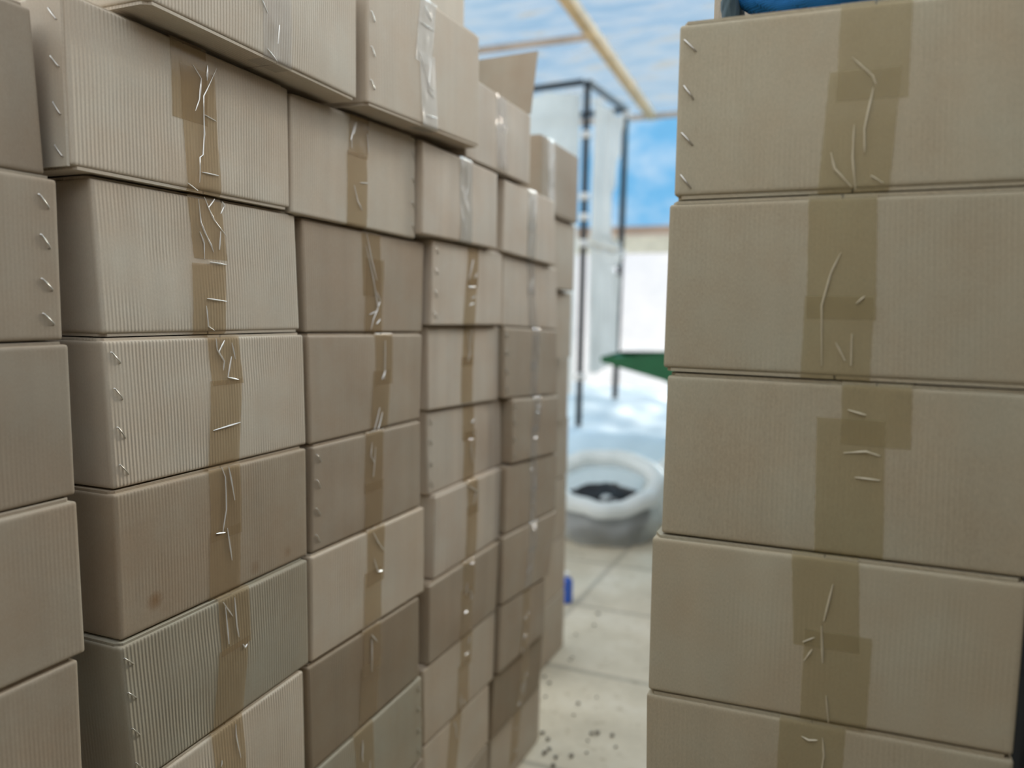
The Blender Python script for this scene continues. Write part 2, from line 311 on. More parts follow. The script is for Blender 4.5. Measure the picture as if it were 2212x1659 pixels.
# ------------------------------------------------------------------ cartons
# front-face corners in metres (top-left, top-right, bottom-right, bottom-left as seen from the aisle)
FACES = {
 (0, 0):((-0.893,0.243,1.7785),(-0.893,0.658,1.7845),(-0.893,0.670,1.5918),(-0.893,0.255,1.5858)),
 (0, 1):((-0.884,0.263,1.5842),(-0.884,0.678,1.5902),(-0.884,0.680,1.3936),(-0.884,0.265,1.3876)),
 (0, 2):((-0.876,0.266,1.3860),(-0.876,0.681,1.3920),(-0.876,0.685,1.2004),(-0.876,0.270,1.1944)),
 (0, 3):((-0.864,0.262,1.1928),(-0.864,0.677,1.1988),(-0.864,0.683,0.9996),(-0.864,0.268,0.9936)),
 (0, 4):((-0.864,0.257,0.9920),(-0.864,0.672,0.9980),(-0.864,0.675,0.7973),(-0.864,0.260,0.7913)),
 (0, 5):((-0.864,0.266,0.7897),(-0.864,0.681,0.7957),(-0.864,0.681,0.6008),(-0.864,0.266,0.6008)),
 (0, 6):((-0.864,0.262,0.5992),(-0.864,0.677,0.5992),(-0.864,0.677,0.4008),(-0.864,0.262,0.4008)),
 (0, 7):((-0.864,0.268,0.3992),(-0.864,0.683,0.3992),(-0.864,0.683,0.2008),(-0.864,0.268,0.2008)),
 (0, 8):((-0.864,0.264,0.1992),(-0.864,0.679,0.1992),(-0.864,0.679,0.0020),(-0.864,0.264,0.0020)),
 (1, -1):((-0.824,0.763,2.0242),(-0.824,1.225,2.0198),(-0.824,1.225,1.8086),(-0.824,0.763,1.8130)),
 (1, 0):((-0.872,0.685,1.8114),(-0.872,1.095,1.8070),(-0.872,1.098,1.6050),(-0.872,0.689,1.6016)),
 (1, 1):((-0.880,0.720,1.6000),(-0.880,1.121,1.6034),(-0.880,1.133,1.3994),(-0.880,0.733,1.3965)),
 (1, 2):((-0.877,0.729,1.3949),(-0.877,1.139,1.3978),(-0.877,1.146,1.1984),(-0.877,0.741,1.1950)),
 (1, 3):((-0.869,0.734,1.1934),(-0.869,1.135,1.1968),(-0.869,1.137,0.9990),(-0.869,0.740,0.9904)),
 (1, 4):((-0.862,0.731,0.9888),(-0.862,1.128,0.9974),(-0.862,1.131,0.8017),(-0.862,0.749,0.7825)),
 (1, 5):((-0.860,0.747,0.7801),(-0.860,1.112,0.7993),(-0.860,1.117,0.6074),(-0.860,0.758,0.5689)),
 (1, 6):((-0.860,0.754,0.5670),(-0.860,1.113,0.6055),(-0.860,1.113,0.4008),(-0.860,0.754,0.4008)),
 (1, 7):((-0.860,0.760,0.3992),(-0.860,1.119,0.3992),(-0.860,1.119,0.2008),(-0.860,0.760,0.2008)),
 (1, 8):((-0.860,0.756,0.1992),(-0.860,1.115,0.1992),(-0.860,1.115,0.0020),(-0.860,0.756,0.0020)),
 (2, -1):((-0.820,1.253,2.0587),(-0.820,1.725,2.0773),(-0.820,1.731,1.8201),(-0.820,1.253,1.8015)),
 (2, 0):((-0.872,1.102,1.7999),(-0.872,1.520,1.8185),(-0.872,1.523,1.5991),(-0.872,1.102,1.6014)),
 (2, 1):((-0.882,1.143,1.5997),(-0.882,1.580,1.5974),(-0.882,1.574,1.3945),(-0.882,1.152,1.3980)),
 (2, 2):((-0.878,1.152,1.3964),(-0.878,1.567,1.3929),(-0.878,1.559,1.1980),(-0.878,1.159,1.1954)),
 (2, 3):((-0.874,1.161,1.1938),(-0.874,1.554,1.1964),(-0.874,1.557,0.9981),(-0.874,1.156,0.9954)),
 (2, 4):((-0.869,1.148,0.9938),(-0.869,1.566,0.9965),(-0.869,1.569,0.7931),(-0.869,1.148,0.7938)),
 (2, 5):((-0.867,1.134,0.7922),(-0.867,1.542,0.7915),(-0.867,1.545,0.6006),(-0.867,1.143,0.5869)),
 (2, 6):((-0.865,1.140,0.5853),(-0.865,1.554,0.5990),(-0.865,1.560,0.3974),(-0.865,1.164,0.3819)),
 (2, 7):((-0.865,1.170,0.3803),(-0.865,1.566,0.3958),(-0.865,1.566,0.2008),(-0.865,1.170,0.2008)),
 (2, 8):((-0.865,1.166,0.1992),(-0.865,1.562,0.1992),(-0.865,1.562,0.0020),(-0.865,1.166,0.0020)),
 (3, 0):((-0.857,1.527,1.8114),(-0.857,1.926,1.8108),(-0.857,1.927,1.6117),(-0.857,1.527,1.6098)),
 (3, 1):((-0.873,1.604,1.6082),(-0.873,2.005,1.6101),(-0.873,2.004,1.4100),(-0.873,1.599,1.4096)),
 (3, 2):((-0.888,1.611,1.4080),(-0.888,2.021,1.4084),(-0.888,2.023,1.1995),(-0.888,1.618,1.2100)),
 (3, 3):((-0.897,1.624,1.2076),(-0.897,2.063,1.1971),(-0.897,2.074,1.0061),(-0.897,1.636,1.0031)),
 (3, 4):((-0.883,1.646,1.0015),(-0.883,2.043,1.0045),(-0.883,2.034,0.7986),(-0.883,1.640,0.7969)),
 (3, 5):((-0.875,1.607,0.7953),(-0.875,2.023,0.7970),(-0.875,2.001,0.5994),(-0.875,1.606,0.5978)),
 (3, 6):((-0.879,1.586,0.5962),(-0.879,2.010,0.5978),(-0.879,2.001,0.3951),(-0.879,1.594,0.4026)),
 (3, 7):((-0.881,1.593,0.4010),(-0.881,1.974,0.3935),(-0.881,1.977,0.2155),(-0.881,1.603,0.1997)),
 (3, 8):((-0.881,1.599,0.1981),(-0.881,1.973,0.2139),(-0.881,1.973,0.0020),(-0.881,1.599,0.0020)),
 (4, -1):((-0.855,1.730,2.0063),(-0.855,2.150,2.0063),(-0.855,2.150,1.8071),(-0.855,1.730,1.8071)),
 (4, 0):((-0.863,1.987,1.8055),(-0.863,2.387,1.8055),(-0.863,2.409,1.5996),(-0.863,1.982,1.6106)),
 (4, 1):((-0.879,2.026,1.6077),(-0.879,2.468,1.5967),(-0.879,2.482,1.3947),(-0.879,2.021,1.4081)),
 (4, 2):((-0.874,2.028,1.4065),(-0.874,2.466,1.3931),(-0.874,2.480,1.1785),(-0.874,2.036,1.2028)),
 (4, 3):((-0.865,2.078,1.1991),(-0.865,2.473,1.1748),(-0.865,2.472,0.9826),(-0.865,2.078,1.0092)),
 (4, 4):((-0.870,2.047,1.0069),(-0.870,2.487,0.9803),(-0.870,2.480,0.7856),(-0.870,2.047,0.8074)),
 (4, 5):((-0.867,2.030,0.8057),(-0.867,2.487,0.7839),(-0.867,2.422,0.5760),(-0.867,2.027,0.6055)),
 (4, 6):((-0.871,2.028,0.6039),(-0.871,2.398,0.5744),(-0.871,2.400,0.3842),(-0.871,2.019,0.4017)),
 (4, 7):((-0.881,2.019,0.3995),(-0.881,2.419,0.3820),(-0.881,2.393,0.2002),(-0.881,1.996,0.2124)),
 (4, 8):((-0.889,2.014,0.2101),(-0.889,2.423,0.1979),(-0.889,2.415,0.0020),(-0.889,2.008,0.0020)),
 (5, 0):((-0.940,2.470,2.0340),(-0.940,2.855,2.0340),(-0.940,2.855,1.7860),(-0.940,2.470,1.7860)),
 (5, 1):((-0.955,2.485,1.7840),(-0.955,2.875,1.7840),(-0.955,2.875,1.5360),(-0.955,2.485,1.5360)),
 (5, 2):((-0.980,2.520,1.5340),(-0.980,2.930,1.5340),(-0.980,2.930,1.2810),(-0.980,2.520,1.2810)),
 (5, 3):((-1.030,2.650,1.2790),(-1.030,3.060,1.2790),(-1.030,3.060,1.0210),(-1.030,2.650,1.0210)),
 (5, 4):((-1.060,2.755,1.0190),(-1.060,3.165,1.0190),(-1.060,3.165,0.7710),(-1.060,2.755,0.7710)),
 (5, 5):((-1.063,2.762,0.7690),(-1.063,3.172,0.7690),(-1.063,3.172,0.5110),(-1.063,2.762,0.5110)),
 (5, 6):((-1.066,2.772,0.5090),(-1.066,3.182,0.5090),(-1.066,3.182,0.2610),(-1.066,2.772,0.2610)),
 (5, 7):((-1.066,2.774,0.2590),(-1.066,3.184,0.2590),(-1.066,3.184,0.0030),(-1.066,2.774,0.0030)),
 (2, -2):((-0.970,1.526,2.3000),(-0.970,1.946,2.3000),(-0.970,1.946,2.0790),(-0.970,1.526,2.0790)),
 ('R', 0):((-0.191,0.940,1.7742),(0.180,0.940,1.7690),(0.191,0.940,1.5723),(-0.191,0.940,1.5719)),
 ('R', 1):((-0.196,0.940,1.5703),(0.191,0.940,1.5707),(0.204,0.940,1.3665),(-0.197,0.940,1.3701)),
 ('R', 2):((-0.192,0.942,1.3685),(0.205,0.942,1.3649),(0.211,0.942,1.1704),(-0.193,0.942,1.1714)),
 ('R', 3):((-0.203,0.938,1.1698),(0.189,0.938,1.1688),(0.187,0.938,0.9797),(-0.202,0.938,0.9728)),
 ('R', 4):((-0.204,0.938,0.9712),(0.188,0.938,0.9781),(0.188,0.938,0.7846),(-0.199,0.938,0.7730)),
 ('R', 5):((-0.196,0.933,0.7714),(0.196,0.933,0.7830),(0.196,0.933,0.5848),(-0.196,0.933,0.5848)),
 ('R', 6):((-0.200,0.925,0.5832),(0.192,0.925,0.5832),(0.192,0.925,0.3898),(-0.200,0.925,0.3898)),
 ('R', 7):((-0.196,0.929,0.3882),(0.196,0.929,0.3882),(0.196,0.929,0.1958),(-0.196,0.929,0.1958)),
 ('R', 8):((-0.200,0.933,0.1942),(0.192,0.933,0.1942),(0.192,0.933,0.0020),(-0.200,0.933,0.0020)),
}
TAPES = {
 (1,-1):[((0.513,0.639),(0.537,-0.023))],
 (1,0):[((0.467,0.942),(0.47,0.475)),((0.505,0.842),(0.526,0.034))],
 (1,1):[((0.476,0.993),(0.495,0.549)),((0.482,0.514),(0.463,0.012))],
 (1,2):[((0.524,0.969),(0.537,0.615)),((0.526,0.653),(0.496,-0.068))],
 (1,3):[((0.499,1.005),(0.502,0.438)),((0.496,0.515),(0.482,-0.032))],
 (1,4):[((0.534,0.961),(0.528,0.546)),((0.516,0.594),(0.468,-0.014))],
 (1,5):[((0.481,1.012),(0.49,0.617))],
 (2,-1):[((0.478,0.974),(0.43,0.485)),((0.463,0.572),(0.494,0.002))],
 (2,0):[((0.488,0.963),(0.472,0.626)),((0.464,0.665),(0.463,0.016))],
 (2,1):[((0.497,0.995),(0.507,0.358)),((0.528,0.728),(0.519,0.007))],
 (2,2):[((0.605,0.987),(0.61,0.459)),((0.587,0.609),(0.569,0.002))],
 (2,3):[((0.522,0.977),(0.507,0.377)),((0.516,0.471),(0.509,-0.004))],
 (2,4):[((0.515,0.944),(0.51,0.412)),((0.489,0.571),(0.484,0.037))],
 (2,5):[((0.519,0.96),(0.509,0.513)),((0.497,0.624),(0.472,0.039))],
 (2,6):[((0.412,0.906),(0.415,0.441))],
 (3,0):[((0.529,1.011),(0.535,-0.006))],
 (3,1):[((0.531,0.952),(0.529,0.484)),((0.526,0.601),(0.486,0.002))],
 (3,2):[((0.532,0.985),(0.513,0.494)),((0.506,0.612),(0.501,0.035))],
 (3,3):[((0.51,0.99),(0.497,0.525)),((0.524,0.644),(0.502,-0.014))],
 (3,4):[((0.517,0.946),(0.545,0.543)),((0.527,0.671),(0.52,0.01))],
 (3,5):[((0.514,0.965),(0.528,0.492)),((0.494,0.638),(0.493,0.02))],
 (3,6):[((0.553,0.955),(0.547,0.546)),((0.519,0.634),(0.501,0.011))],
 (3,7):[((0.457,0.993),(0.383,0.308))],
 (4,-1):[((0.488,0.981),(0.511,0.528)),((0.48,0.633),(0.52,0.05))],
 (4,0):[((0.516,1.02),(0.482,0.397)),((0.5,0.536),(0.493,0.03))],
 (4,1):[((0.47,0.984),(0.478,0.472)),((0.468,0.61),(0.511,0.013))],
 (4,2):[((0.561,0.989),(0.524,0.381)),((0.516,0.518),(0.507,-0.004))],
 (4,3):[((0.485,0.98),(0.47,0.452)),((0.457,0.529),(0.421,0.005))],
 (4,4):[((0.489,0.965),(0.513,0.483)),((0.511,0.559),(0.5,0.04))],
 (4,5):[((0.52,0.94),(0.544,0.548)),((0.516,0.629),(0.504,0.047))],
 (4,6):[((0.549,0.98),(0.545,0.49)),((0.552,0.6),(0.511,-0.019))],
 (4,7):[((0.597,0.9),(0.587,0.438)),((0.548,0.547),(0.52,0.067))],
 (4,8):[((0.496,0.96),(0.431,0.248))],
 (5,0):[((0.211,0.89),(0.269,0.051))],
 ('R',0):[((0.557,0.985),(0.549,0.483)),((0.531,0.643),(0.506,0.007))],
 ('R',1):[((0.487,0.997),(0.488,0.328)),((0.483,0.453),(0.476,0.011))],
 ('R',2):[((0.576,0.992),(0.578,0.641)),((0.513,0.788),(0.52,0.016))],
 ('R',3):[((0.501,1.013),(0.517,0.447)),((0.547,0.547),(0.546,-0.024))],
 ('R',4):[((0.493,0.991),(0.487,0.59))],
}
CREASES = {
 (1,0):[[(0.596,0.902),(0.53,0.674),(0.531,0.414),(0.52,0.266),(0.504,0.244),(0.499,0.067)],[(0.482,0.859),(0.519,0.788),(0.51,0.641),(0.491,0.554)],[(0.534,0.549),(0.59,0.53)],[(0.509,0.144),(0.592,0.145)],[(0.443,0.05),(0.491,0.011)],[(0.551,0.895),(0.547,0.788)]],
 (1,1):[[(0.446,0.969),(0.45,0.807),(0.466,0.745),(0.496,0.65),(0.506,0.601)],[(0.476,0.993),(0.493,0.916),(0.516,0.838),(0.576,0.732)],[(0.494,0.922),(0.527,0.99)],[(0.565,0.984),(0.576,0.953),(0.554,0.89)],[(0.443,0.74),(0.462,0.661),(0.46,0.545)],[(0.548,0.761),(0.536,0.623)],[(0.455,0.26),(0.557,0.243)],[(0.45,0.209),(0.456,0.057),(0.487,0.025)],[(0.484,0.528),(0.57,0.518)]],
 (1,2):[[(0.484,0.978),(0.488,0.89),(0.521,0.798),(0.514,0.727)],[(0.566,0.938),(0.58,0.81)],[(0.561,0.83),(0.534,0.67)],[(0.528,0.958),(0.497,0.871)],[(0.534,0.67),(0.59,0.644)],[(0.443,0.276),(0.588,0.303)]],
 (1,3):[[(0.481,0.997),(0.497,0.916),(0.499,0.66),(0.478,0.487)],[(0.518,0.988),(0.545,0.712)],[(0.442,0.496),(0.49,0.481)],[(0.503,0.511),(0.523,0.24)]],
 (1,4):[[(0.471,0.968),(0.516,0.822)],[(0.534,0.961),(0.534,0.732),(0.541,0.631)],[(0.482,0.923),(0.483,0.621)],[(0.56,0.558),(0.572,0.516),(0.586,0.536)]],
 (2,0):[[(0.447,0.927),(0.417,0.772),(0.421,0.691)],[(0.548,0.861),(0.556,0.696)],[(0.434,0.365),(0.463,0.227),(0.501,0.152)],[(0.458,0.931),(0.439,0.822)],[(0.482,0.4),(0.547,0.414)]],
 (2,1):[[(0.459,0.963),(0.496,0.723),(0.54,0.523)],[(0.451,0.849),(0.508,0.542),(0.556,0.245),(0.515,0.128),(0.495,0.025)],[(0.556,0.245),(0.576,0.317),(0.543,0.407)],[(0.479,0.173),(0.543,0.212)],[(0.543,0.082),(0.576,0.129)]],
 (2,2):[[(0.615,0.923),(0.609,0.508)],[(0.583,0.512),(0.617,0.605)],[(0.525,-0.011),(0.568,0.222)],[(0.556,-0.043),(0.594,0.168)]],
 (2,3):[[(0.492,0.889),(0.479,0.749),(0.515,0.665)],[(0.523,0.832),(0.502,0.525)]],
 (2,4):[[(0.486,0.96),(0.527,0.841),(0.582,0.721)],[(0.489,0.692),(0.527,0.523),(0.573,0.509)]],
 (2,5):[[(0.505,0.92),(0.555,0.804)],[(0.505,0.87),(0.5,0.52)]],
 (2,-1):[[(0.398,0.541),(0.48,0.327),(0.523,0.307)],[(0.492,0.55),(0.472,0.287),(0.531,0.255)],[(0.437,0.922),(0.499,0.842)],[(0.452,0.09),(0.558,0.105)],[(0.397,0.787),(0.521,0.781)]],
 (1,-1):[[(0.449,0.388),(0.481,0.31)],[(0.538,0.273),(0.533,0.138)],[(0.48,0.069),(0.532,0.014)]],
 (3,0):[[(0.517,0.952),(0.552,0.69),(0.523,0.461)],[(0.6,1.01),(0.616,0.738)],[(0.518,0.295),(0.515,0.018)]],
 (3,1):[[(0.527,0.835),(0.473,0.567)],[(0.56,0.604),(0.592,0.667)],[(0.462,0.479),(0.576,0.488)],[(0.481,0.248),(0.547,0.28)],[(0.518,0.337),(0.572,0.37)]],
 (3,2):[[(0.512,0.933),(0.539,0.669),(0.513,0.553)],[(0.565,0.973),(0.552,0.756)]],
 (3,4):[[(0.461,0.937),(0.579,0.832),(0.541,0.665)]],
 (4,0):[[(0.452,0.974),(0.508,0.805),(0.518,0.54),(0.457,0.123)],[(0.592,0.963),(0.518,0.54)]],
 (4,1):[[(0.461,1.023),(0.517,0.757),(0.443,0.537)],[(0.411,0.944),(0.447,0.814)],[(0.447,0.329),(0.511,0.013)]],
 (4,2):[[(0.561,0.894),(0.606,0.621)]],
 (4,-1):[[(0.475,0.868),(0.517,0.59)],[(0.486,0.337),(0.535,0.055)]],
 (5,0):[[(0.217,0.756),(0.177,0.559),(0.258,0.331)]],
 ('R',0):[[(0.496,0.71),(0.551,0.604),(0.561,0.554)],[(0.554,0.543),(0.533,0.328),(0.535,0.206)],[(0.506,0.356),(0.504,0.185),(0.513,0.011)],[(0.446,0.216),(0.457,0.128),(0.503,0.025)],[(0.551,0.082),(0.583,0.039)]],
 ('R',1):[[(0.486,0.689),(0.461,0.578),(0.439,0.402),(0.442,0.072)],[(0.549,0.454),(0.528,0.414)],[(0.477,0.201),(0.502,0.103)],[(0.518,0.254),(0.517,0.079)]],
 ('R',2):[[(0.505,0.839),(0.552,0.815)],[(0.499,0.593),(0.556,0.611),(0.591,0.591)],[(0.529,0.46),(0.593,0.455)]],
 ('R',3):[[(0.527,0.841),(0.508,0.612)],[(0.454,0.468),(0.485,0.506)],[(0.46,0.356),(0.481,0.434)],[(0.502,0.582),(0.511,0.36)],[(0.525,0.167),(0.535,0.001)]],
}

TH = .004           # board thickness
STAPLE = None
def staple_mesh():
    vs, fs = tube_mesh([(-.0098, 0, -.004), (-.0098, 0, .0004), (-.0088, 0, .0015), (0, 0, .0018), (.0088, 0, .0015), (.0098, 0, .0004), (.0098, 0, -.004)], .0009, 6)
    me = bpy.data.meshes.new('staple'); me.from_pydata([tuple(v) for v in vs], [], fs); me.materials.append(M['steel'])
    me.polygons.foreach_set('use_smooth', [True]*len(me.polygons)); return me
STAPLE = staple_mesh()

class Carton:
    def __init__(s, P, D, seed, bulge=.0022):
        s.tl, s.tr, s.br, s.bl = [Vector(p) for p in P]; s.D = Vector(D)
        s.W = ((s.tr-s.tl).length+(s.br-s.bl).length)/2; s.H = ((s.tl-s.bl).length+(s.tr-s.br).length)/2; s.Dl = s.D.length
        s.n = -s.D.normalized(); s.seed = seed; s.bulge = bulge
        s.base = (s.bl+s.br)/2+s.D/2
    def at(s, u, v, w=0):
        p = s.bl*(1-u)*(1-v)+s.br*u*(1-v)+s.tl*(1-u)*v+s.tr*u*v
        return p+s.D*w
    def bul(s, u, v):
        k = max(0, math.sin(math.pi*min(max(u, 0), 1)))**.6*max(0, math.sin(math.pi*min(max(v, 0), 1)))**.6
        return k*(s.bulge*.5+s.bulge*1.6*noise.noise((u*2.3+s.seed*3.1, v*1.7, s.seed*1.7)))
    def face(s, u, v, off=0):
        return s.at(u, v, 0)+s.n*(s.bul(u, v)+off)

def carton_body(c, parent, m, vlo, vhi, r=.0035):
    dims = (c.W, c.H*(vhi-vlo), c.Dl)
    def cuts(L, n):
        a = [0, r*.35, r, r+.003]
        inner = [r+.003+(L-2*(r+.003))*i/n for i in range(1, n)]
        return a+inner+[L-q for q in reversed(a)]
    U, V, Wd = cuts(dims[0], 18), cuts(dims[1], 10), cuts(dims[2], 6)
    def warp(x, y, z):
        p = Vector((x, y, z)); lo = Vector((r, r, r)); hi = Vector([d-r for d in dims])
        q = Vector([min(max(p[i], lo[i]), hi[i]) for i in range(3)]); d = p-q
        if d.length > 1e-9: p = q+d.normalized()*min(d.length, r)
        u, v, w = p.x/dims[0], vlo+p.y/dims[1]*(vhi-vlo), p.z/dims[2]
        return c.at(u, v, w)+c.n*(c.bul(u, v)*(1-min(1, w*12)))
    vs, fs, uvs = [], [], []
    def grid(A, B, fn, uvf):
        o = len(vs)
        for b in B:
            for a in A: vs.append(warp(*fn(a, b)))
        n = len(A)
        for j in range(len(B)-1):
            for i in range(n-1):
                fs.append((o+j*n+i, o+j*n+i+1, o+(j+1)*n+i+1, o+(j+1)*n+i))
                uvs.append([uvf(A[i], B[j]), uvf(A[i+1], B[j]), uvf(A[i+1], B[j+1]), uvf(A[i], B[j+1])])
    X, Y, Z = dims
    grid(U, V, lambda a, b: (a, b, 0), lambda a, b: (a, b))
    grid(U, V, lambda a, b: (a, b, Z), lambda a, b: (a+1, b))
    grid(Wd, V, lambda a, b: (0, b, a), lambda a, b: (-a, b))
    grid(Wd, V, lambda a, b: (X, b, a), lambda a, b: (X+a, b))
    grid(U, Wd, lambda a, b: (a, 0, b), lambda a, b: (b, a))
    grid(U, Wd, lambda a, b: (a, Y, b), lambda a, b: (b, a))
    o = mesh('body', vs, fs, m, parent, uvs, off=c.base)
    return weld(o)

def flap(c, parent, m, u0, u1, top, rnd, outer_left, inset=(.0035, .008)):
    """one lid or base flap: a thin board with cut corners, a hair short of the edges"""
    e = rnd.uniform(*inset)/c.Dl; cc = .014
    a, b = u0, u1
    if outer_left: pts = [(a+.0025/c.W, cc/c.Dl), (a+.009/c.W, e), (b, e+rnd.uniform(-.0006, .0012)/c.Dl), (b, 1-e), (a+.009/c.W, 1-e), (a+.0025/c.W, 1-cc/c.Dl)]
    else: pts = [(a, e+rnd.uniform(-.0006, .0012)/c.Dl), (b-.009/c.W, e), (b-.0025/c.W, cc/c.Dl), (b-.0025/c.W, 1-cc/c.Dl), (b-.009/c.W, 1-e), (a, 1-e)]
    th = TH/c.H
    v0, v1 = ((1-th, 1) if top else (0, th))
    n = len(pts)
    sag = [rnd.uniform(0, .0007)/c.H for _ in pts]
    vs = [c.at(u, v0, w) for u, w in pts]+[c.at(u, v1-(sg if top else 0), w) for (u, w), sg in zip(pts, sag)]
    fs = [tuple(range(n-1, -1, -1)), tuple(range(n, 2*n))]+[(i, (i+1) % n, n+(i+1) % n, n+i) for i in range(n)]
    def uvp(i): u, w = pts[i % n]; return (w*c.Dl, u*c.W+(.004 if i >= n else 0))
    uvs = [[uvp(i) for i in f] for f in fs]
    return recalc(mesh('flap', vs, fs, m, parent, uvs, smooth=False, off=c.base))

def tape(c, parent, piece, wd, top_wrap, bot_wrap, m, mc, creases, lift, rnd, pk=.0006):
    (ut, vt), (ub, vb) = piece
    vt = min(vt, 1.0); vb = max(vb, 0.0)
    path = []                                            # (u, v, w, normal mix)
    if top_wrap:
        for k in range(5): path.append((ut, 1.0, (.045*(1-k/4)+.002)/c.Dl, 't', 0))
        vt = 1.0
    nv = max(6, int((vt-vb)*c.H/.006))
    for k in range(nv+1):
        f = k/nv; v = vt+(vb-vt)*f
        path.append((ut+(ub-ut)*f, v, 0, 'f', v))
    if bot_wrap:
        for k in range(4): path.append((ub, 0.0, (.03*k/3+.002)/c.Dl, 'b', 0))
    nu = 12; vs, fs, uvs, mi = [], [], [], []
    hw = wd/2/c.W; dist = 0; prev = None; rows = []
    sd = rnd.uniform(0, 50)
    for (u, v, w, kind, _) in path:
        row = []
        for i in range(nu+1):
            t = i/nu*2-1
            uu = u+t*hw+rnd.uniform(-.0004, .0004)/c.W*(abs(t) > .9)
            puck = pk*max(0, noise.noise((t*1.6+sd, v*c.H*30, sd)))
            if kind == 'f':
                vv = min(v, 1-.0008/c.H); p = c.face(uu, vv, lift+puck)
            elif kind == 't': p = c.at(uu, 1.0, w)+Vector((0, 0, lift*.6))
            else: p = c.at(uu, 0.0, w)-Vector((0, 0, lift*.3))
            row.append(p)
        if prev is not None: dist += (row[nu//2]-prev).length
        prev = row[nu//2]; rows.append(dist); vs += row
    n = nu+1
    for j in range(len(path)-1):
        for i in range(nu):
            fs.append((j*n+i, j*n+i+1, (j+1)*n+i+1, (j+1)*n+i)); mi.append(0)
            uvs.append([(wd*i/nu, rows[j]), (wd*(i+1)/nu, rows[j]), (wd*(i+1)/nu, rows[j+1]), (wd*i/nu, rows[j+1])])
    # creases: narrow folded ridges standing on the strip
    for line in creases:
        pts = []
        for (a, b), (a2, b2) in zip(line[:-1], line[1:]):
            for q in range(3): pts.append((a+(a2-a)*q/3, b+(b2-b)*q/3))
        pts.append(line[-1]); o = len(vs); m_ = len(pts)
        for i, (a, b) in enumerate(pts):
            p0, p1 = pts[max(i-1, 0)], pts[min(i+1, m_-1)]
            d = Vector(((p1[0]-p0[0])*c.W, (p1[1]-p0[1])*c.H))
            d = d.normalized() if d.length > 1e-9 else Vector((0, 1)); q = Vector((-d.y, d.x))
            taper = math.sin(math.pi*(i+.35)/(m_-.3))**.5
            h = (.0008+.0007*rnd.random())*taper
            for s_, z in ((-1, 0), (-.25, 1.3), (.35, 1.1), (1, 0)):
                vs.append(c.face(min(max(a+q.x*h*s_/c.W, .002), .998), min(max(b+q.y*h*s_/c.H, .002), .998), lift+.0003+h*z*1.0))
        for i in range(m_-1):
            for k in range(3):
                fs.append((o+i*4+k, o+i*4+k+1, o+(i+1)*4+k+1, o+(i+1)*4+k)); mi.append(1)
                uvs.append([(0, 0)]*4)
    o = mesh('tape', vs, fs, [m, mc], parent, uvs, mi, off=c.base)
    o['label'] = 'creased clear packing tape' if m in (M['tape_clear'], M['tape_white']) else 'creased translucent tan packing tape'
    return o

def staples(c, parent, side, vlist, u, rnd, tilt=-50):
    """wire staples on the front (F) or on the near end panel (S) or the far end (E)"""
    ud = (c.br-c.bl).normalized(); vd = (c.tl-c.bl).normalized()
    for v in vlist:
        if side == 'F': p = c.face(u, v, .0002); a, b, n = ud, vd, c.n
        else: p = c.at(0, v, u)-ud*(TH*.9+.0002); a, b, n = c.n, vd, -ud
        an = math.radians(tilt+rnd.uniform(-6, 6))
        x = a*math.cos(an)+b*math.sin(an); z = n; y = z.cross(x)
        o = link('staple', STAPLE, parent); o['label'] = 'slanted silver wire staple'
        q = p-c.base
        o.matrix_basis = Matrix(((x.x, y.x, z.x, q.x), (x.y, y.y, z.y, q.y), (x.z, y.z, z.z, q.z), (0, 0, 0, 1)))

def auto_creases(piece, rnd, wd, c, n):
    (ut, vt), (ub, vb) = piece; out = []
    vt = min(vt, .98); vb = max(vb, .02)
    for _ in range(n):
        f = rnd.random()**1.5; v = vt+(vb-vt)*f; u = ut+(ub-ut)*f+rnd.uniform(-.3, .3)*wd/c.W
        L = rnd.uniform(.06, .3)*(.6 if rnd.random() < .6 else 1.2)
        if rnd.random() < .72:
            pts = [(u, v)]
            for k in range(3): pts.append((pts[-1][0]+rnd.uniform(-.012, .012), max(.02, pts[-1][1]-L/3)))
        else: pts = [(u-.02, v), (u, v+rnd.uniform(-.02, .02)), (u+.02+rnd.uniform(0, .03), v+rnd.uniform(-.03, .03))]
        out.append(pts)
    return out

